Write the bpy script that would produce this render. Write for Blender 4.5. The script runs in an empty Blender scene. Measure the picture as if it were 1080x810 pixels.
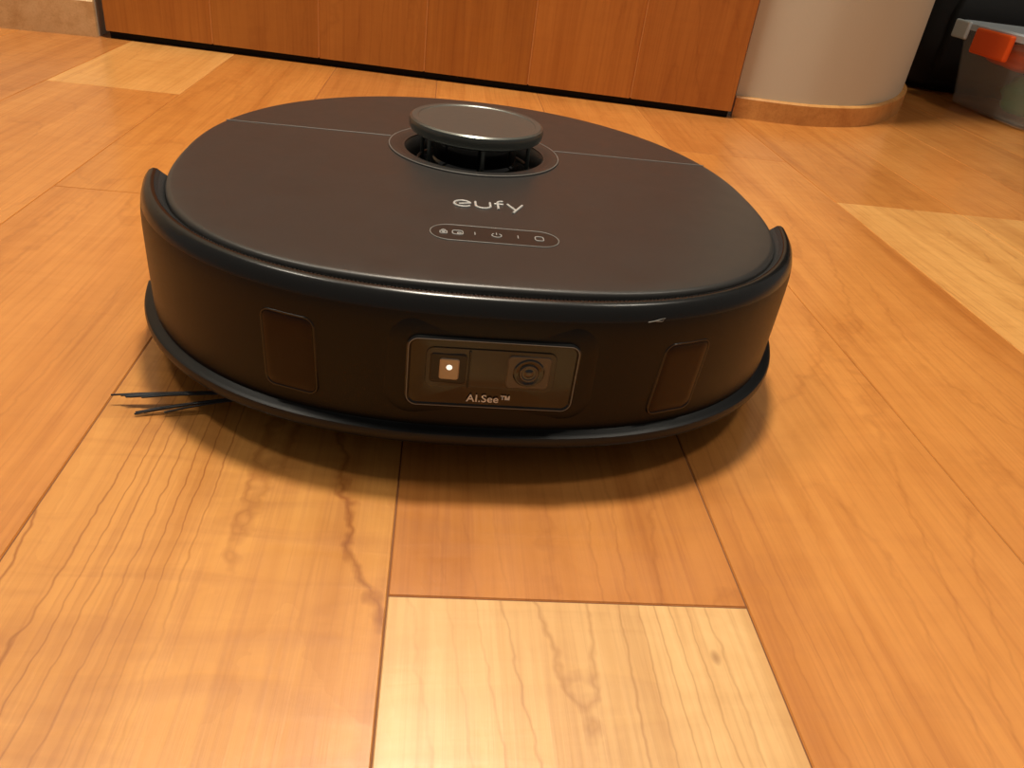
import bpy, bmesh, math, random
from mathutils import Matrix, Vector
random.seed(7)
scene=bpy.context.scene
scene.view_settings.view_transform='Standard'
def L(r,g,b,a=1.0):
    f=lambda c:(c/255/12.92) if c/255<=0.04045 else ((c/255+0.055)/1.055)**2.4
    return (f(r),f(g),f(b),a)

# ------------------------------------------------------------------ materials
def new_mat(name):
    m=bpy.data.materials.new(name); m.use_nodes=True
    nt=m.node_tree; b=nt.nodes['Principled BSDF']
    return m,nt,b
def simple(name,col,rough=0.5,metal=0.0,coat=0.0,noise=0.0,nscale=80,bump=0.0,bscale=900,alpha=1,trans=0,spec=0.5,emit=0):
    m,nt,b=new_mat(name)
    b.inputs['Base Color'].default_value=col
    b.inputs['Roughness'].default_value=rough
    b.inputs['Metallic'].default_value=metal
    b.inputs['Coat Weight'].default_value=coat
    b.inputs['Specular IOR Level'].default_value=spec
    b.inputs['Transmission Weight'].default_value=trans
    b.inputs['Alpha'].default_value=alpha
    if emit:
        b.inputs['Emission Color'].default_value=col; b.inputs['Emission Strength'].default_value=emit
    N=nt.nodes; K=nt.links
    tc=N.new('ShaderNodeTexCoord')
    n=N.new('ShaderNodeTexNoise'); n.inputs['Scale'].default_value=nscale; n.inputs['Detail'].default_value=4
    K.new(tc.outputs['Object'],n.inputs['Vector'])
    mr=N.new('ShaderNodeMapRange'); mr.inputs['To Min'].default_value=rough-noise; mr.inputs['To Max'].default_value=rough+noise
    K.new(n.outputs['Fac'],mr.inputs['Value']); K.new(mr.outputs['Result'],b.inputs['Roughness'])
    if bump:
        n2=N.new('ShaderNodeTexNoise'); n2.inputs['Scale'].default_value=bscale; n2.inputs['Detail'].default_value=2
        K.new(tc.outputs['Object'],n2.inputs['Vector'])
        bp=N.new('ShaderNodeBump'); bp.inputs['Strength'].default_value=bump; bp.inputs['Distance'].default_value=0.0003
        K.new(n2.outputs['Fac'],bp.inputs['Height']); K.new(bp.outputs['Normal'],b.inputs['Normal'])
    return m

def wood(name,along='Y',rough=0.3,lines=1.0,sc=1.0,coat=0.0):
    m,nt,b=new_mat(name); N=nt.nodes; K=nt.links
    tc=N.new('ShaderNodeTexCoord')
    off=N.new('ShaderNodeAttribute'); off.attribute_name='offs'
    tone=N.new('ShaderNodeAttribute'); tone.attribute_name='tone'
    add=N.new('ShaderNodeVectorMath'); add.operation='ADD'
    K.new(tc.outputs['Object'],add.inputs[0]); K.new(off.outputs['Vector'],add.inputs[1])
    def stretched(a,c):
        s=N.new('ShaderNodeVectorMath'); s.operation='MULTIPLY'
        s.inputs[1].default_value=(a,c,a) if along=='Y' else (a,a,c)
        K.new(add.outputs[0],s.inputs[0]); return s.outputs[0]
    def noise(vec,scale,detail=3,dist=0.0,rough=.5):
        n=N.new('ShaderNodeTexNoise'); n.inputs['Scale'].default_value=scale
        n.inputs['Detail'].default_value=detail; n.inputs['Distortion'].default_value=dist; n.inputs['Roughness'].default_value=rough
        K.new(vec,n.inputs['Vector']); return n.outputs['Fac']
    def math_(op,x,y=None,z=None):
        n=N.new('ShaderNodeMath'); n.operation=op
        for i,v in enumerate((x,y,z)):
            if v is None: continue
            if isinstance(v,(int,float)): n.inputs[i].default_value=v
            else: K.new(v,n.inputs[i])
        return n.outputs[0]
    def mr(v,a,c,d,e):
        n=N.new('ShaderNodeMapRange'); n.inputs['From Min'].default_value=a;n.inputs['From Max'].default_value=c
        n.inputs['To Min'].default_value=d;n.inputs['To Max'].default_value=e
        K.new(v,n.inputs['Value']); return n.outputs['Result']
    def mix(fac,A,Bc,mode='MULTIPLY'):
        n=N.new('ShaderNodeMix'); n.data_type='RGBA'; n.blend_type=mode
        K.new(fac,n.inputs[0]) if not isinstance(fac,float) else setattr(n.inputs[0],'default_value',fac)
        K.new(A,n.inputs[6])
        if isinstance(Bc,tuple): n.inputs[7].default_value=Bc
        else: K.new(Bc,n.inputs[7])
        return n.outputs[2]
    # broad cathedral field with thin, slightly jagged growth lines
    f0=noise(stretched(7*sc,0.8*sc),1.0,1.2,0.20,.38)
    jag=noise(stretched(90*sc,80*sc),1.0,2,0.0,.5)
    field=math_('ADD',f0,math_('MULTIPLY',jag,0.012))
    fr=math_('FRACT',math_('MULTIPLY',field,32.0))
    tri=math_('ABSOLUTE',math_('SUBTRACT',fr,0.5))            # 0..0.5
    thin=mr(tri,0.0,0.075,1.0,0.0)
    where=mr(noise(stretched(9,2.5),1.0,3),0.30,0.52,0.15,1.0)
    fig=tone.outputs['Alpha']                                  # per-board figure strength
    fine=noise(stretched(420*sc,9*sc),1.0,3,0.0,.6)
    fine2=noise(stretched(90*sc,4*sc),1.0,3,0.2,.6)
    broad=noise(stretched(14,2.2),1.0,3,0.6)
    streak=noise(stretched(34*sc,1.3*sc),1.0,4,0.5,.6)
    ripple=noise(stretched(14,75),1.0,3,0.8)
    mott=noise(stretched(22,20),1.0,4,0.6,.6)
    c=tone.outputs['Color']
    c=mix(mr(broad,0.35,0.7,0.0,0.55),c,(0.75,0.63,0.48,1))
    c=mix(mr(streak,0.50,0.72,0.0,0.60),c,(0.71,0.57,0.41,1))
    c=mix(mr(mott,0.48,0.75,0.0,0.38*lines),c,(0.75,0.64,0.49,1))
    c=mix(math_('MULTIPLY',mr(ripple,0.45,0.70,0.0,0.42*lines),fig),c,(0.74,0.63,0.48,1))
    c=mix(mr(fine2,0.45,0.72,0.0,0.45),c,(0.78,0.68,0.56,1))
    c=mix(math_('MULTIPLY',fr,math_('MULTIPLY',fig,0.22*lines)),c,(0.76,0.64,0.48,1))
    c=mix(math_('MULTIPLY',math_('MULTIPLY',thin,where),math_('MULTIPLY',fig,0.78*lines)),c,(0.46,0.28,0.13,1))
    c=mix(mr(fine,0.48,0.75,0.0,0.45),c,(0.70,0.56,0.42,1))
    # small pin knots
    vo=N.new('ShaderNodeTexVoronoi'); vo.inputs['Scale'].default_value=1.0
    K.new(stretched(11,6),vo.inputs['Vector'])
    c=mix(mr(vo.outputs['Distance'],0.010,0.030,0.75,0.0),c,(0.25,0.1,0.04,1))
    K.new(c,b.inputs['Base Color'])
    K.new(mr(math_('ADD',fine,ripple),0.6,1.4,rough-0.05,rough+0.09),b.inputs['Roughness'])
    b.inputs['Coat Weight'].default_value=coat; b.inputs['Coat Roughness'].default_value=0.20
    bp=N.new('ShaderNodeBump'); bp.inputs['Strength'].default_value=0.3; bp.inputs['Distance'].default_value=0.0006
    h=math_('ADD',math_('MULTIPLY',fine,0.5),math_('MULTIPLY',ripple,0.9))
    K.new(h,bp.inputs['Height']); K.new(bp.outputs['Normal'],b.inputs['Normal'])
    return m

M_floor=wood('cherry_floor_wood','Y',0.33,1.0,1.0,0.75)
M_door=wood('cherry_door_wood','Z',0.36,0.5,0.7)
M_base=wood('baseboard_wood','Y',0.45,0.3)
M_wall=simple('painted_plaster',L(208,200,180),0.85,bump=0.3,bscale=250)
M_gap=simple('seam_dark',L(120,72,32),0.7)
M_bump=simple('bumper_black_satin',(0.0052,0.0050,0.0048,1),0.40,noise=0.03,nscale=300,bump=0.25,bscale=2500,spec=.27)
M_lip=simple('bumper_lip_black',(0.007,0.007,0.0067,1),0.25,noise=0.02,nscale=200)
M_skirt=simple('skirt_rubber',(0.008,0.0085,0.0095,1),0.40,spec=.4)
M_under=simple('underbody_black',(0.004,0.004,0.004,1),0.7,spec=.2)
M_cover=simple('cover_graphite_matte',(0.031,0.0285,0.0265,1),0.34,noise=0.05,nscale=60,bump=0.15,bscale=3000)
M_rib=simple('ribbed_grille',(0.035,0.035,0.035,1),0.35)
M_disc=simple('lidar_disc_metal',(0.14,0.152,0.142,1),0.34,metal=0.65,noise=0.03,nscale=300)
M_discside=simple('lidar_disc_edge',(0.14,0.152,0.142,1),0.28,metal=0.7)
M_core=simple('lidar_core_black',(0.006,0.006,0.007,1),0.15,coat=0.5)
M_logo=simple('logo_grey',(0.48,0.47,0.45,1),0.35)
M_line=simple('line_grey',(0.20,0.195,0.18,1),0.4)
M_icon=simple('icon_grey',(0.40,0.39,0.37,1),0.4)
M_pill=simple('button_panel_black',(0.020,0.019,0.018,1),0.3)
M_bezel=simple('camera_bezel_gloss',(0.005,0.005,0.005,1),0.18,coat=0.15)
M_win=simple('camera_window',(0.030,0.023,0.017,1),0.15)
M_ledbox=simple('led_reflector',(0.36,0.30,0.24,1),0.3,metal=0.5)
M_led=simple('led_spot',(1,0.93,0.8,1),0.3,emit=1.0)
M_lens=simple('lens_glass',(0.01,0.009,0.011,1),0.05,coat=1.0)
M_lensring=simple('lens_ring',(0.095,0.078,0.062,1),0.3,metal=0.2)
M_text=simple('label_white',(0.8,0.8,0.78,1),0.5)
M_ir=simple('ir_window',(0.014,0.0045,0.003,1),0.22,spec=.25)
M_irframe=simple('ir_frame',(0.003,0.003,0.003,1),0.4)
M_bristle=simple('bristle_black',(0.008,0.011,0.016,1),0.4)
M_scratch=simple('scratch_grey',(0.30,0.29,0.27,1),0.6)
M_metalgrey=simple('caster_grey',(0.05,0.05,0.05,1),0.4)

# ------------------------------------------------------------------ mesh helpers
def obj(name,verts,faces,mats,parent=None,fm=None,smooth=True,attrs=None,recalc=True):
    me=bpy.data.meshes.new(name); me.from_pydata([tuple(v) for v in verts],[],faces)
    if not isinstance(mats,(list,tuple)): mats=[mats]
    for m in mats: me.materials.append(m)
    if fm:
        for p,i in zip(me.polygons,fm): p.material_index=i
    if attrs:
        for an,(typ,vals) in attrs.items():
            a=me.attributes.new(an,typ,'FACE')
            for i,v in enumerate(vals):
                if typ=='FLOAT_COLOR': a.data[i].color=v
                else: a.data[i].vector=v
    if recalc:
        bm=bmesh.new(); bm.from_mesh(me); bmesh.ops.recalc_face_normals(bm,faces=bm.faces); bm.to_mesh(me); bm.free()
    me.validate()
    for p in me.polygons: p.use_smooth=smooth
    o=bpy.data.objects.new(name,me); scene.collection.objects.link(o)
    if parent: o.parent=parent
    return o
def sharp(o,ang=35):
    bm=bmesh.new(); bm.from_mesh(o.data)
    for e in bm.edges:
        if len(e.link_faces)==2 and e.calc_face_angle(0)>math.radians(ang): e.smooth=False
    bm.to_mesh(o.data); bm.free(); return o
def empty(name,loc=(0,0,0),rz=0):
    o=bpy.data.objects.new(name,None); o.location=loc; o.rotation_euler=(0,0,rz); o.empty_display_size=.05
    scene.collection.objects.link(o); return o
def loft(rings,close_u=True,close_v=False,cap0=False,cap1=False):
    V=[];F=[];n=len(rings[0])
    for r in rings: V+=r
    R=len(rings)
    for i in range(R-1 if not close_v else R):
        a=i*n;b=((i+1)%R)*n
        for j in range(n if close_u else n-1):
            k=(j+1)%n; F.append((a+j,a+k,b+k,b+j))
    if cap0: F.append(tuple(reversed(range(n))))
    if cap1: F.append(tuple(range((R-1)*n,R*n)))
    return V,F
def lathe(name,prof,mats,parent,seg=96,center=(0,0),fm=None,cap=True):
    rings=[[(center[0]+r*math.cos(2*math.pi*j/seg),center[1]+r*math.sin(2*math.pi*j/seg),z) for j in range(seg)] for r,z in prof]
    V,F=loft(rings)
    if cap:
        F.append(tuple(range((len(prof)-1)*seg,len(prof)*seg)))
    mi=None
    if fm:
        mi=[]
        for i in range(len(prof)-1): mi+= [fm[i]]*seg
        if cap: mi.append(fm[-1])
    return sharp(obj(name,V,F,mats,parent,fm=mi),30)
def box(name,lo,hi,mat,parent=None,bevel=0,attrs=None):
    x0,y0,z0=lo;x1,y1,z1=hi
    V=[(x0,y0,z0),(x1,y0,z0),(x1,y1,z0),(x0,y1,z0),(x0,y0,z1),(x1,y0,z1),(x1,y1,z1),(x0,y1,z1)]
    F=[(0,3,2,1),(4,5,6,7),(0,1,5,4),(1,2,6,5),(2,3,7,6),(3,0,4,7)]
    o=obj(name,V,F,mat,parent,smooth=False,attrs=attrs)
    if bevel:
        md=o.modifiers.new('b','BEVEL'); md.width=bevel; md.segments=3
    return o
def tube(name,paths,rad,mat,parent,res=3,flat=None):
    cu=bpy.data.curves.new(name,'CURVE'); cu.dimensions='3D'; cu.bevel_depth=rad; cu.bevel_resolution=res; cu.use_fill_caps=True
    for p in paths:
        cyc=False
        if p and p[-1]=='c': cyc=True; p=p[:-1]
        s=cu.splines.new('POLY'); s.points.add(len(p)-1)
        for i,q in enumerate(p): s.points[i].co=(q[0],q[1],q[2],1)
        s.use_cyclic_u=cyc
    cu.materials.append(mat)
    o=bpy.data.objects.new(name,cu); scene.collection.objects.link(o)
    if parent: o.parent=parent
    dg=bpy.context.evaluated_depsgraph_get(); me=bpy.data.meshes.new_from_object(o.evaluated_get(dg))
    par=o.parent; bpy.data.objects.remove(o)
    o=bpy.data.objects.new(name,me); scene.collection.objects.link(o)
    if par: o.parent=par
    for pl in me.polygons: pl.use_smooth=True
    return o

# ------------------------------------------------------------------ floor (planks run along +Y)
W=0.146; X0=-0.008; G=0.00030
ends={ -4:[.3,1.4],-3:[-.2,.95,2.2],-2:[.62,1.9],-1:[-.35,.98],0:[.210,1.05],1:[-.4,1.25],2:[-.3,.93],3:[.783,2.0],4:[.783,1.6],5:[.5,1.9] }
T={'pale':L(244,198,136,.55),'honey':L(226,160,84,1.0),'red':L(214,142,72,.3),'org':L(222,150,76,.28),'lite':L(244,184,108,.4),'deep':L(216,144,70,.25)}
expl={(0,0):'pale',(0,1):'red',(-1,0):'honey',(-1,1):'honey',(1,1):'org',(2,1):'org',(3,0):'lite',(4,0):'lite',(3,1):'deep',(4,1):'org',(-2,0):'org',(-2,1):'deep',(-3,1):'org',(-3,2):'lite',(0,2):'org'}
V=[];F=[];tn=[];of=[]
for k in range(-14,22):
    es=ends.get(k) or [random.uniform(-.4,.5)]; es=sorted(es)
    while es[-1]<3.2: es.append(es[-1]+random.uniform(.75,1.2))
    ys=[-1.0]+es
    for j in range(len(ys)-1):
        y0,y1=ys[j],ys[j+1]
        tname=expl.get((k,j)) or random.choice(['org','org','red','lite','deep'])
        c=list(T[tname]); v=1.0 if (k,j) in expl else random.uniform(.92,1.05)
        c=[min(1,c[0]*v),c[1]*v,c[2]*v,c[3]]
        xa,xb=X0+k*W+G,X0+(k+1)*W-G; ya,yb=y0+G,y1-G
        i=len(V); e=.0004
        V+=[(xa,ya,-.0006),(xb,ya,-.0006),(xb,yb,-.0006),(xa,yb,-.0006),(xa+e,ya+e,0),(xb-e,ya+e,0),(xb-e,yb-e,0),(xa+e,yb-e,0)]
        F+=[(i+4,i+5,i+6,i+7),(i,i+1,i+5,i+4),(i+1,i+2,i+6,i+5),(i+2,i+3,i+7,i+6),(i+3,i,i+4,i+7)]
        o3=(random.uniform(0,40),random.uniform(0,40),random.uniform(0,40))
        tn+=[c]*5; of+=[o3]*5
i=len(V)
V+=[(-2.2,-1.1,-.0006),(3.3,-1.1,-.0006),(3.3,4,-.0006),(-2.2,4,-.0006)]
F.append((i,i+1,i+2,i+3)); tn.append((1,1,1,1)); of.append((0,0,0))
fm=[0]*(len(F)-1)+[1]
obj('floor',V,F,[M_floor,M_gap],fm=fm,smooth=False,attrs={'tone':('FLOAT_COLOR',tn),'offs':('FLOAT_VECTOR',of)},recalc=False)

# ------------------------------------------------------------------ robot outlines
def rad(phi,a,bf,bb,nf,nb):
    c,s=math.cos(phi),math.sin(phi)
    b,n=(bf,nf) if s<0 else (bb,nb)
    return (abs(c/a)**n+abs(s/b)**n)**(-1/n)
OUT=dict(a=.1845,bf=.180,bb=.190,nf=2.42,nb=2.05)
COV=dict(a=.1695,bf=.1662,bb=.186,nf=2.66,nb=2.08)
def op(o,phi,off=0.0):
    def p(f): r=rad(f,**o); return Vector((r*math.cos(f),r*math.sin(f)))
    q=p(phi)
    if off:
        t=p(phi+1e-3)-p(phi-1e-3); n=Vector((t.y,-t.x)).normalized(); q=q+n*off
    return q
robot=empty('robot_vacuum',(0.0255,0.466,0),math.radians(1.2))

# bumper
ph0,ph1=math.radians(194.6),math.radians(343.5)
NB=220
prof=[(.0138,.0800,2),(.0138,.0862,2),(.0098,.0894,1),(.0080,.0910,1),(.0060,.0913,1),(.0040,.0903,1),(.0020,.0877,1),(.0008,.0838,0),(.0002,.079,0),(0,.072,0),(.0002,.05,0),(.0006,.030,0),
      (.0010,.0272,3),(.0004,.0268,3),(-.0022,.0266,3),(-.0040,.0256,3),(-.0046,.0238,3),(-.0044,.0216,3),(-.0032,.0198,3),(.0,.0184,4),(.006,.0145,4),(.020,.0105,4),(.020,.0800,4)]
rings=[]
for i in range(NB+1):
    ph=ph0+(ph1-ph0)*i/NB
    rr=[]
    for s,z,_ in prof:
        q=op(OUT,ph,-s); rr.append((q.x,q.y,z))
    rings.append(rr)
V,F=loft(rings,cap0=True,cap1=True)
mi=[]
for i in range(NB):
    for j in range(len(prof)): mi.append(prof[j][2])
mi+=[0,0]
bumper=obj('bumper',V,F,[M_bump,M_lip,M_rib,M_skirt,M_under],robot,fm=mi); sharp(bumper,40)
# ribbed inner channel of the bumper
NR=1000; rings=[]
for i in range(NR+1):
    ph=ph0+.004+(ph1-ph0-.008)*i/NR
    h=.0006 if i%4<2 else 0
    rings.append([(lambda q:(q.x,q.y,z+h))(op(OUT,ph,-s)) for s,z in ((.0137,.0861),(.0098,.0891),(.0080,.0907))])
V,F=loft(rings,close_u=False)
obj('ribbed_channel',V,F,M_rib,robot,smooth=False)

# body core + cover
NC=256
def ring(o,off,z,n=NC): return [(lambda q:(q.x,q.y,z))(op(o,2*math.pi*j/n+1e-4,off)) for j in range(n)]
pr=[(-.030,.0100),(-.010,.0110),(-.003,.0150),(-.0006,.022),(-.0004,.0855)]
V,F=loft([ring(COV,s,z) for s,z in pr],cap0=True,cap1=False)
obj('body_shell',V,F,M_bump,robot); 
LC=Vector((-.001,.042)); LR=.0455
rs=[ring(COV,s,z) for s,z in [(-.0010,.0845),(0,.0860),(0,.0898),(-.0004,.0909),(-.0014,.0917),(-.003,.0920),(-.012,.0921)]]
last=rs[-1]
hole=[]
for q in last:
    d=(Vector(q[:2])-LC).normalized(); hole.append((LC.x+d.x*LR,LC.y+d.y*LR,.0921))
rs.append(hole); rs.append([(LC.x+(x-LC.x)*.985,LC.y+(y-LC.y)*.985,.080) for x,y,z in hole])
V,F=loft(rs)
cv=obj('top_cover',V,F,M_cover,robot); sharp(cv,50)
# collar ring around the tower well
lathe('lidar_collar',[(.0560,.0915),(.0556,.0928),(.0545,.0932),(.0480,.0926),(.0455,.0915),(.0440,.0890),(.0432,.0830),(.0430,.0780)],M_cover,robot,center=LC,cap=False)
tube('collar_edge',[[(LC.x+.0552*math.cos(t*math.pi/64),LC.y+.0552*math.sin(t*math.pi/64),.0929) for t in range(128)]+['c']],.00028,M_line,robot)
lathe('lidar_well_floor',[(.0440,.0785),(.03,.0785),(.001,.0786)],M_core,robot,center=LC)
lathe('lidar_core',[(.0300,.0785),(.0290,.0860),(.0275,.0880),(.0270,.1030),(.001,.1032)],M_core,robot,center=LC)
lathe('lidar_disc',[(.001,.1020),(.0330,.1020),(.0395,.1027),(.0420,.1040),(.0430,.1060),(.0433,.1095),(.0428,.1110),(.0414,.1118),(.0380,.1117),(.0372,.1112),(.001,.1112)],[M_disc,M_discside],robot,center=LC,fm=[1,1,1,1,1,1,1,0,0,0,0])
st=[]
for t in (-85,-20,40,100,160,215):
    a=math.radians(t); c,s=math.cos(a),math.sin(a)
    st.append([(LC.x+.036*c,LC.y+.036*s,.0785),(LC.x+.036*c,LC.y+.036*s,.1035)])
tube('lidar_posts',st,.0014,M_discside,robot)
tube('lidar_well_rim',[[(LC.x+.0365*math.cos(t*math.pi/64),LC.y+.0365*math.sin(t*math.pi/64),.0835) for t in range(128)]+['c']],.0012,M_rib,robot)

# cover seam groove, the glint on its edge painted in as light grey
zt=.0922; sy=.058
def xat(o,y,off):
    lo,hi=0,math.pi/2
    for _ in range(40):
        m=(lo+hi)/2
        if op(o,m,off).y<y: lo=m
        else: hi=m
    return op(o,lo,off).x
xe=xat(COV,sy,-.001)
tube('cover_seam',[[(-xe,sy,zt-.0001),(LC.x-.0550,sy,zt-.0001)],[(LC.x+.0550,sy,zt-.0001),(xe,sy,zt-.0001)]],.00028,M_line,robot)

# logo: strokes
def arc(cx,cy,r,a0,a1,n=28,ry=None):
    ry=ry or r
    return [(cx+r*math.cos(math.radians(a0+(a1-a0)*i/n)),cy+ry*math.sin(math.radians(a0+(a1-a0)*i/n)),zt) for i in range(n+1)]
lx,ly=.0030,-.0640; r=.0046
e=arc(lx-.0148,ly,r,18,322)
e2=[(lx-.0148-r*.45,ly-.0008,zt),(lx-.0148+r*.96,ly+.0013,zt)]
u=[(lx-.0078,ly+r,zt)]+arc(lx-.0038,ly-.0008,.0040,180,360)+[(lx+.0002,ly+r,zt)]
f=[(lx+.0044,ly-r,zt)]+arc(lx+.0069,ly+r+.0010,.0025,180,75)
f2=[(lx+.0024,ly+r*.75,zt),(lx+.0075,ly+r*.75,zt)]
y=[(lx+.0098,ly+r,zt),(lx+.0138,ly-r+.0002,zt)]
y2=[(lx+.0180,ly+r,zt),(lx+.0118,ly-r-.0040,zt)]
tube('brand_logo',[e,e2,u,f,f2,y,y2],.00072,M_logo,robot)

# button pill
def rrect(cx,cy,w,h,r,n=8):
    r=min(r,w/2-1e-6,h/2-1e-6); P=[]
    for (sx,sy_,a0) in ((1,1,0),(-1,1,90),(-1,-1,180),(1,-1,270)):
        for i in range(n+1):
            a=math.radians(a0+90*i/n); P.append((cx+sx*(w/2-r)+r*math.cos(a),cy+sy_*(h/2-r)+r*math.sin(a)))
    return P
px,py=.0030,-.1065
pl=rrect(px,py,.0640,.0200,.0099,16)
obj('button_panel',[(a,b,zt+.0001) for a,b in pl],[tuple(range(len(pl)))],M_pill,robot,smooth=False)
tube('button_panel_rim',[[(a,b,zt) for a,b in pl]+['c']],.00030,M_line,robot)
ic=[]
zt+=.00015
lk=px-.0255
ic.append([(a,b,zt) for a,b in rrect(lk,py-.0008,.0034,.0030,.0004,3)]+['c']); ic.append([(lk-.001,py+.0010,zt)]+arc(lk,py+.0014,.0010,180,0,8)+[(lk+.001,py+.0010,zt)])
ic.append([(lk-.0008,py-.0012,zt),(lk+.0008,py-.0012,zt)]); ic.append([(lk-.0008,py-.0003,zt),(lk+.0008,py-.0003,zt)])
hx=px-.0185
ic.append([(a,b,zt) for a,b in rrect(hx,py,.0052,.0050,.0014,4)]+['c']); ic.append([(a,b,zt) for a,b in rrect(hx+.0008,py-.0007,.0016,.0014,.0003,3)]+['c'])
ic.append([(px-.0100,py-.0018,zt),(px-.0100,py+.0018,zt)])
ic.append(arc(px+.0008,py,.0024,125,415,20)); ic.append([(px+.0008,py+.0003,zt),(px+.0008,py+.0031,zt)])
ic.append([(px+.0115,py-.0018,zt),(px+.0115,py+.0018,zt)])
ic.append([(a,b,zt) for a,b in rrect(px+.0222,py,.0042,.0052,.0013,4)]+['c'])
tube('button_icons',ic,.00028,M_icon,robot,res=1)

# ---- things that follow the curved bumper face
tab=[];acc=0;prev=None
for i in range(-1200,1201):
    ph=1.5*math.pi+i*math.radians(75)/1200; q=op(OUT,ph)
    if prev is not None: acc+=(q-prev).length
    prev=q; tab.append([acc,ph])
mid=tab[1200][0]
for t in tab: t[0]-=mid
def phu(u):
    lo,hi=0,len(tab)-1
    while hi-lo>1:
        m=(lo+hi)//2
        if tab[m][0]<u: lo=m
        else: hi=m
    a,b=tab[lo],tab[hi]; k=(u-a[0])/(b[0]-a[0]); return a[1]+(b[1]-a[1])*k
def bp_(u,z,off):
    q=op(OUT,phu(u),off); return (q.x,q.y,z)
def panel(name,uc,zc,w,h,r,prof,mats,fm=None,shear=0,fill=True,n=10):
    rings=[]
    for ins,off in prof:
        P=rrect(0,0,w-2*ins,h-2*ins,max(r-ins,.0003),n)
        rings.append([bp_(uc+a+shear*b,zc+b,off) for a,b in P])
    if fill:
        ins,off=prof[-1]
        for k in (.75,.5,.25,.02):
            P=rrect(0,0,w-2*ins,h-2*ins,max(r-ins,.0003),n)
            rings.append([bp_(uc+a*k+shear*b*k,zc+b*k,off) for a,b in P])
    V,F=loft(rings,cap1=fill); m=len(rings[0]); mi=None
    if fm:
        mi=[]
        for i in range(len(rings)-1): mi+=[fm[min(i,len(fm)-1)]]*m
        if fill: mi.append(fm[-1])
    return sharp(obj(name,V,F,mats,robot,fm=mi),35)
cu_,cz=.0007,.0570
panel('camera_surround',cu_,cz+.0005,.094,.047,.012,[(0,-.0003),(.002,.0004),(.006,.0011),(.0095,.0013)],M_bump)
panel('camera_bezel',cu_,cz,.0755,.0355,.0055,[(0,.0008),(.0002,.0022),(.0008,.0027),(.0016,.0027),(.0021,.0019),(.0030,.0019)],[M_lip,M_bezel],fm=[0,0,0,0,1])
panel('camera_bezel_line',cu_,cz,.0755,.0355,.0055,[(.0009,.0027),(.0010,.0028),(.0012,.0028),(.0013,.0027)],M_line,fill=False)
panel('camera_window',cu_-.0010,cz+.0030,.0565,.0200,.0035,[(0,.0018),(.0003,.0023),(.0006,.0023)],[M_win])
panel('camera_led_housing',cu_-.0195,cz+.0030,.0160,.0150,.002,[(0,.0022),(.0006,.0026),(.0009,.0026)],[M_irframe])
panel('camera_led_reflector',cu_-.0190,cz+.0028,.0084,.0105,.0012,[(0,.0026),(.0004,.0029)],[M_ledbox])
panel('camera_led',cu_-.0190,cz+.0038,.0026,.0026,.0013,[(0,.0029),(.0003,.0032)],[M_led])
panel('camera_divider',cu_-.0105,cz+.0030,.0009,.0185,.0003,[(0,.0022),(.0002,.0026)],[M_irframe])
panel('camera_lens_plate',cu_+.0155,cz+.0030,.0190,.0165,.0020,[(0,.0022),(.0005,.0026)],[M_lensring])
panel('camera_lens_ring',cu_+.0155,cz+.0030,.0140,.0140,.0070,[(0,.0026),(.0006,.0032),(.0014,.0032),(.0020,.0028)],[M_core,M_lensring,M_core])
panel('camera_lens_inner',cu_+.0155,cz+.0030,.0090,.0090,.0045,[(0,.0028),(.0005,.0034),(.0011,.0034),(.0016,.0029)],[M_lensring,M_core,M_lensring,M_lens],fm=[1,0,0,3])
panel('camera_lens_pupil',cu_+.0155,cz+.0030,.0044,.0044,.0022,[(0,.0029),(.0008,.0034),(.0015,.0036)],[M_lens])
def label(name,txt,uc,zc,size,off,mat):
    cu=bpy.data.curves.new(name,'FONT'); cu.body=txt; cu.size=size; cu.align_x='CENTER'; cu.align_y='CENTER'; cu.offset=.00006; cu.space_character=1.06
    o=bpy.data.objects.new(name,cu); scene.collection.objects.link(o)
    dg=bpy.context.evaluated_depsgraph_get(); me=bpy.data.meshes.new_from_object(o.evaluated_get(dg)); bpy.data.objects.remove(o)
    for v in me.vertices: v.co=Vector(bp_(uc+v.co.x,zc+v.co.y,off))
    me.materials.clear(); me.materials.append(mat)
    o=bpy.data.objects.new(name,me); scene.collection.objects.link(o); o.parent=robot
label('camera_label','AI.See\u2122',cu_-.0005,cz-.0118,.0053,.0022,M_text)
# IR windows
def u_of_x(x):
    best=min(tab,key=lambda t:abs(op(OUT,t[1]).x-x)); return best[0]
for nm,xx,zc,sh in (('left_ir_window',-.0880,.0545,-.04),('right_ir_window',.0905,.0525,.08)):
    uu=u_of_x(xx)
    panel(nm+'_frame',uu,zc,.0265,.0390,.005,[(0,-.0002),(.0004,.0004),(.0010,.0004),(.0014,-.0001)],[M_lip,M_lip,M_irframe],fm=[0,0,0,2],shear=sh,fill=False)
    panel(nm,uu,zc,.0240,.0365,.004,[(0,.0001),(.0004,.0003)],[M_ir],shear=sh)
# scuff marks
sc=[]
def pt(u,s,z): q=op(OUT,phu(u),-s+.0002); return (q.x,q.y,z)
sc.append([pt(.068,.0007,.0838),pt(.071,.0007,.0842),pt(.075,.0007,.0838),pt(.0765,.0010,.0852),pt(.0735,.0010,.0846),pt(.071,.0007,.0842)])
tube('scuff_mark',sc,.00018,M_scratch,robot,res=1)

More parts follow.
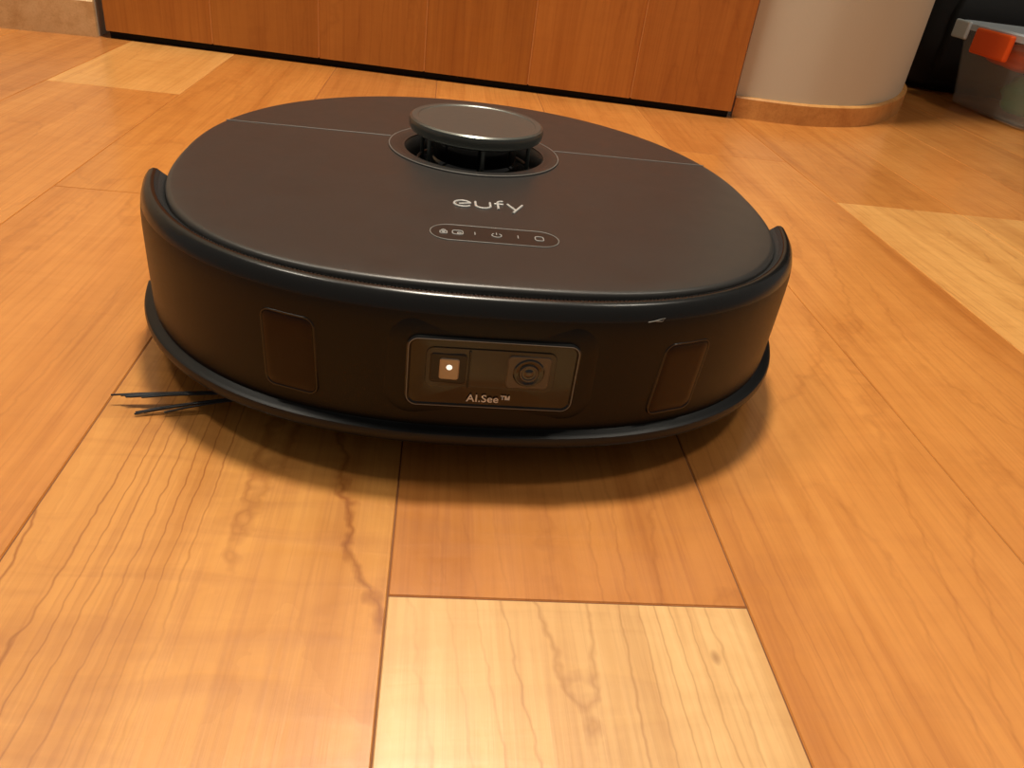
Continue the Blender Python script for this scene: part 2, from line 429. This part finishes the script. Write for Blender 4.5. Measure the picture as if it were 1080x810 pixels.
# side brush
bh=Vector((-.078,-.132))
lathe('side_brush_hub',[(.012,.0120),(.013,.0075),(.006,.0055),(.001,.0055)],M_under,robot,center=bh)
paths=[]
def tuft(dx,dy,dz,n,spread,sd):
    rnd=random.Random(sd)
    for i in range(n):
        a=rnd.uniform(-1,1)*spread; b=rnd.uniform(-1,1)
        ln=rnd.uniform(.82,1.04)
        P=[]
        for k in range(9):
            t=k/8
            off=Vector((-dy,dx)).normalized()*(a*t*t+.0008*b)
            P.append((bh.x+dx*t*ln+off.x, bh.y+dy*t*ln+off.y+.004*math.sin(t*3.1)*(1 if i%2 else .8), .0072+(dz)*t*t*ln+.0006*b*(1-t)+rnd.uniform(0,.0004)))
        paths.append(P)
tuft(-.098,-.004,-.0020,12,.0013,1)
tuft(-.090,-.012,-.0062,4,.0010,2)
tuft(.05,.07,-.003,8,.003,3)
tube('side_brush_bristles',paths,.00048,M_bristle,robot,res=1)
# caster and drive wheels
def wheel(name,x,y,r,w):
    pr=[(r*.6,-w/2),(r*.94,-w/2),(r,-w/2+.002),(r,w/2-.002),(r*.94,w/2),(r*.6,w/2)]
    rings=[[(x+s,y+q*math.cos(2*math.pi*j/40),r+q*math.sin(2*math.pi*j/40)+.0001) for j in range(40)] for q,s in pr]
    V,F=loft(rings,cap0=True,cap1=True); sharp(obj(name,V,F,M_under,robot),40)
wheel('drive_wheel_1',-.112,.0,.030,.018); wheel('drive_wheel_2',.112,.0,.030,.018); wheel('caster_wheel',.0,-.125,.0085,.014)
box('caster_fork',(-.012,-.138,.0085),(.012,-.112,.0125),M_metalgrey,robot,.001)

# ------------------------------------------------------------------ door
dl=Vector((-.481,1.227)); dr=Vector((.425,1.148)); dd=(dr-dl); DW=dd.length; ang=math.atan2(dd.y,dd.x)
door=empty('door_1',(dl.x,dl.y,0),ang)
nb=6; bw=DW/nb
tones=[L(194,126,52,.4),L(186,120,48,.4),L(200,132,56,.5),L(192,124,50,.4),L(206,134,58,.4),L(196,124,52,.5)]
V=[];F=[];tn=[];of=[]
for i in range(nb):
    x0,x1=i*bw+.0009,(i+1)*bw-.0009; b=.0012; z0,z1=.010,2.0
    k=len(V)
    V+=[(x0,b,z0),(x0+b,0,z0),(x1-b,0,z0),(x1,b,z0),(x1,.034,z0),(x0,.034,z0)]
    V+=[(a,c,z1) for a,c,_ in V[k:k+6]]
    fs=[tuple(k+q for q in (5,4,3,2,1,0)),tuple(k+6+q for q in range(6))]+[(k+q,k+(q+1)%6,k+6+(q+1)%6,k+6+q) for q in range(6)]
    F+=fs; o3=(random.uniform(0,40),random.uniform(0,40),random.uniform(0,40)); tn+=[tones[i]]*8; of+=[o3]*8
obj('door_boards',V,F,M_door,door,smooth=False,attrs={'tone':('FLOAT_COLOR',tn),'offs':('FLOAT_VECTOR',of)},recalc=False)
box('door_core',(.001,.0014,.011),(DW-.001,.030,1.999),simple('groove_line',L(216,150,84),0.6),door)
box('door_gap_shade',(.004,.006,.0005),(DW-.004,.028,.012),M_under,door)  # black strip standing in for the shade in the gap below the door

# ------------------------------------------------------------------ walls
def cat(P,n=10):
    R=[]
    for i in range(len(P)-1):
        p0=Vector(P[max(i-1,0)]);p1=Vector(P[i]);p2=Vector(P[i+1]);p3=Vector(P[min(i+2,len(P)-1)])
        for k in range(n):
            t=k/n; R.append(.5*((2*p1)+(p2-p0)*t+(2*p0-5*p1+4*p2-p3)*t*t+(3*p1-p0-3*p2+p3)*t**3))
    R.append(Vector(P[-1])); return R
def strip(name,path,th,z0,z1,mat,off=0,tone=None,cap=.0):
    L_=[];R_=[]
    for i,p in enumerate(path):
        t=(path[min(i+1,len(path)-1)]-path[max(i-1,0)]).normalized(); n=Vector((t.y,-t.x))
        L_.append(p+n*off); R_.append(p+n*(off-th))
    rings=[[(a.x,a.y,z0),(a.x,a.y,z1-cap),(a.x-(a-b).normalized().x*cap,a.y-(a-b).normalized().y*cap,z1),(b.x,b.y,z1),(b.x,b.y,z0)] for a,b in zip(L_,R_)]
    V,F=loft(rings,cap0=True,cap1=True)
    at=None
    if tone: at={'tone':('FLOAT_COLOR',[tone]*len(F)),'offs':('FLOAT_VECTOR',[(1,2,3)]*len(F))}
    o=obj(name,V,F,mat,attrs=at); sharp(o,30); return o
pr_=cat([(.432,1.168),(.50,1.160),(.564,1.166),(.65,1.203),(.73,1.279),(.80,1.372),(.861,1.483),(.898,1.62),(.915,1.80),(.915,2.0)],6)
strip('wall_right',pr_,.10,0,2.4,M_wall)
strip('baseboard_right',pr_,.008,0,.030,M_base,off=.008,tone=L(218,160,90,.2),cap=.002)
pw=[Vector((-2.2,1.190)),Vector((-.615,1.222)),Vector((-.492,1.232))]
strip('wall_left',pw,.10,0,2.4,M_wall)
strip('baseboard_left',pw,.008,0,.048,M_base,off=.008,tone=L(226,190,138,.2),cap=.002)
box('wall_lintel',(-.49,1.24,2.01),(.44,1.32,2.4),M_wall)
box('wall_back',(.7,2.75,0),(3.2,2.85,2.4),simple('wall_back_dark',L(40,30,24),0.8))

# ------------------------------------------------------------------ storage bin
bin_=empty('storage_bin',(0.992,1.300,0),0)
M_plast=simple('clear_plastic',(0.62,0.65,0.62,1),0.25,alpha=0.15)
M_lid=simple('lid_plastic',(0.70,0.76,0.80,1),0.35,alpha=0.75)
def rr3(x0,y0,x1,y1,z,r): return [(a,b,z) for a,b in rrect((x0+x1)/2,(y0+y1)/2,x1-x0,y1-y0,r,6)]
rg=[rr3(.004,.004,.296,.226,0.003,.02),rr3(0,0,.30,.23,.006,.025),rr3(-.018,-.018,.318,.248,.118,.03),rr3(-.026,-.026,.326,.256,.120,.034),rr3(-.027,-.027,.327,.257,.132,.034),rr3(-.020,-.020,.320,.250,.132,.03),rr3(.004,.004,.296,.226,.008,.022)]
V,F=loft(rg,cap0=True,cap1=True); sharp(obj('bin_tub',V,F,M_plast,bin_),35)
rg=[rr3(-.030,-.030,.330,.260,.132,.036),rr3(-.031,-.031,.331,.261,.142,.036),rr3(-.026,-.026,.326,.256,.145,.034),rr3(-.010,-.010,.310,.240,.141,.028)]
V,F=loft(rg,cap0=True,cap1=True); sharp(obj('bin_lid',V,F,M_lid,bin_),35)
M_org=simple('orange_plastic',L(255,100,24),0.45)
box('lid_clasp_white',(-.038,.195,.115),(-.030,.240,.146),simple('clasp_white',L(215,225,228),0.4),bin_,.003)
box('lid_clasp_orange',(-.040,.060,.098),(-.029,.165,.140),M_org,bin_,.004)
def blob(name,c,s,mat,par,sd=1,sub=4):
    bm=bmesh.new(); bmesh.ops.create_icosphere(bm,subdivisions=sub,radius=1)
    rnd=random.Random(sd); ph=[rnd.uniform(0,6) for _ in range(6)]
    for v in bm.verts:
        k=1+.10*math.sin(3*v.co.x+ph[0])*math.cos(4*v.co.y+ph[1])+.07*math.sin(7*v.co.z+ph[2]+3*v.co.x)
        v.co=Vector((c[0]+v.co.x*s[0]*k,c[1]+v.co.y*s[1]*k,c[2]+v.co.z*s[2]*k))
    me=bpy.data.meshes.new(name); bm.to_mesh(me); bm.free(); me.materials.append(mat)
    for p in me.polygons: p.use_smooth=True
    o=bpy.data.objects.new(name,me); scene.collection.objects.link(o); o.parent=par; return o
blob('bin_content_orange',(.045,.14,.100),(.048,.060,.022),M_org,bin_,2)
blob('bin_content_green',(.045,.08,.045),(.035,.05,.032),simple('green_toy',L(30,120,56),0.5),bin_,3)
blob('bin_content_grey',(.16,.11,.05),(.06,.08,.04),simple('grey_toy',L(80,82,78),0.6),bin_,5)

# ------------------------------------------------------------------ dark backpack
bag=empty('backpack',(1.115,1.735,0),math.radians(-4))
M_bag=simple('black_nylon',(0.008,0.007,0.007,1),0.75,bump=.6,bscale=500)
rg=[]
for z,w,dp in ((0.001,.12,.09),(.02,.155,.115),(.10,.165,.125),(.22,.16,.115),(.33,.14,.095),(.40,.10,.065),(.425,.04,.03)):
    rg.append([(x,y,z) for x,y in rrect(0,0,2*w,2*dp,.06,8)])
V,F=loft(rg,cap0=True,cap1=True); obj('bag_body',V,F,M_bag,bag)
rg=[]
for z,w,dp in ((.03,.10,.012),(.05,.115,.022),(.15,.115,.022),(.20,.10,.012)):
    rg.append([(x,y-.118,z) for x,y in rrect(0,0,2*w,2*dp,.01,6)])
V,F=loft(rg,cap0=True,cap1=True); obj('bag_pocket',V,F,M_bag,bag)
tube('bag_strap',[[(-.08+.16*t/20,-.03,.41+.06*math.sin(math.pi*t/20)) for t in range(21)]],.010,M_bag,bag)
cab=empty('shelf_cabinet',(1.45,2.2,0))
M_cab=simple('dark_cabinet',(0.02,0.013,0.009,1),0.5)
box('cabinet_left_side',(-.35,0,0),(-.32,.4,1.2),M_cab,cab,.002); box('cabinet_right_side',(.75,0,0),(.78,.4,1.2),M_cab,cab,.002)
for i,z in enumerate((.04,.42,.8,1.17)): box('cabinet_shelf_%d'%(i+1),(-.32,.005,z),(.75,.4,z+.025),M_cab,cab,.002)
box('cabinet_back',(-.33,.385,.02),(.76,.4,1.19),M_cab,cab)

# ------------------------------------------------------------------ lights
def area(name,loc,size,power,col,target=None):
    l=bpy.data.lights.new(name,'AREA'); l.shape='DISK'; l.size=size; l.energy=power; l.color=col
    o=bpy.data.objects.new(name,l); o.location=loc; scene.collection.objects.link(o)
    if target: o.rotation_euler=(Vector(target)-Vector(loc)).to_track_quat('-Z','Y').to_euler()
    return o
area('ceiling_lamp',(.0,.90,2.35),.22,51,(1,.905,.75))
area('ceiling_lamp.001',(-1.1,.75,2.35),.35,13,(1,.905,.75),(-.2,.5,0))
area('ceiling_lamp.002',(1.2,.5,2.35),.35,11,(1,.905,.75),(.6,.6,0))
w=bpy.data.worlds.new('World'); scene.world=w; w.use_nodes=True
bg=w.node_tree.nodes['Background']; bg.inputs['Color'].default_value=(1,.92,.82,1); bg.inputs['Strength'].default_value=.15

# ------------------------------------------------------------------ camera
cam=bpy.data.cameras.new('camera'); cam.sensor_width=36; cam.sensor_fit='HORIZONTAL'; cam.lens=811/1080*36; cam.clip_start=.01
co=bpy.data.objects.new('camera',cam); scene.collection.objects.link(co)
R=Vector((0.9911,-0.0623,0.1174)).normalized(); Bk=Vector((-0.1154,-0.8416,0.5276)).normalized(); U=Bk.cross(R).normalized(); R=U.cross(Bk)
co.matrix_world=Matrix(((R.x,U.x,Bk.x,0),(R.y,U.y,Bk.y,0),(R.z,U.z,Bk.z,.232),(0,0,0,1)))
scene.camera=co
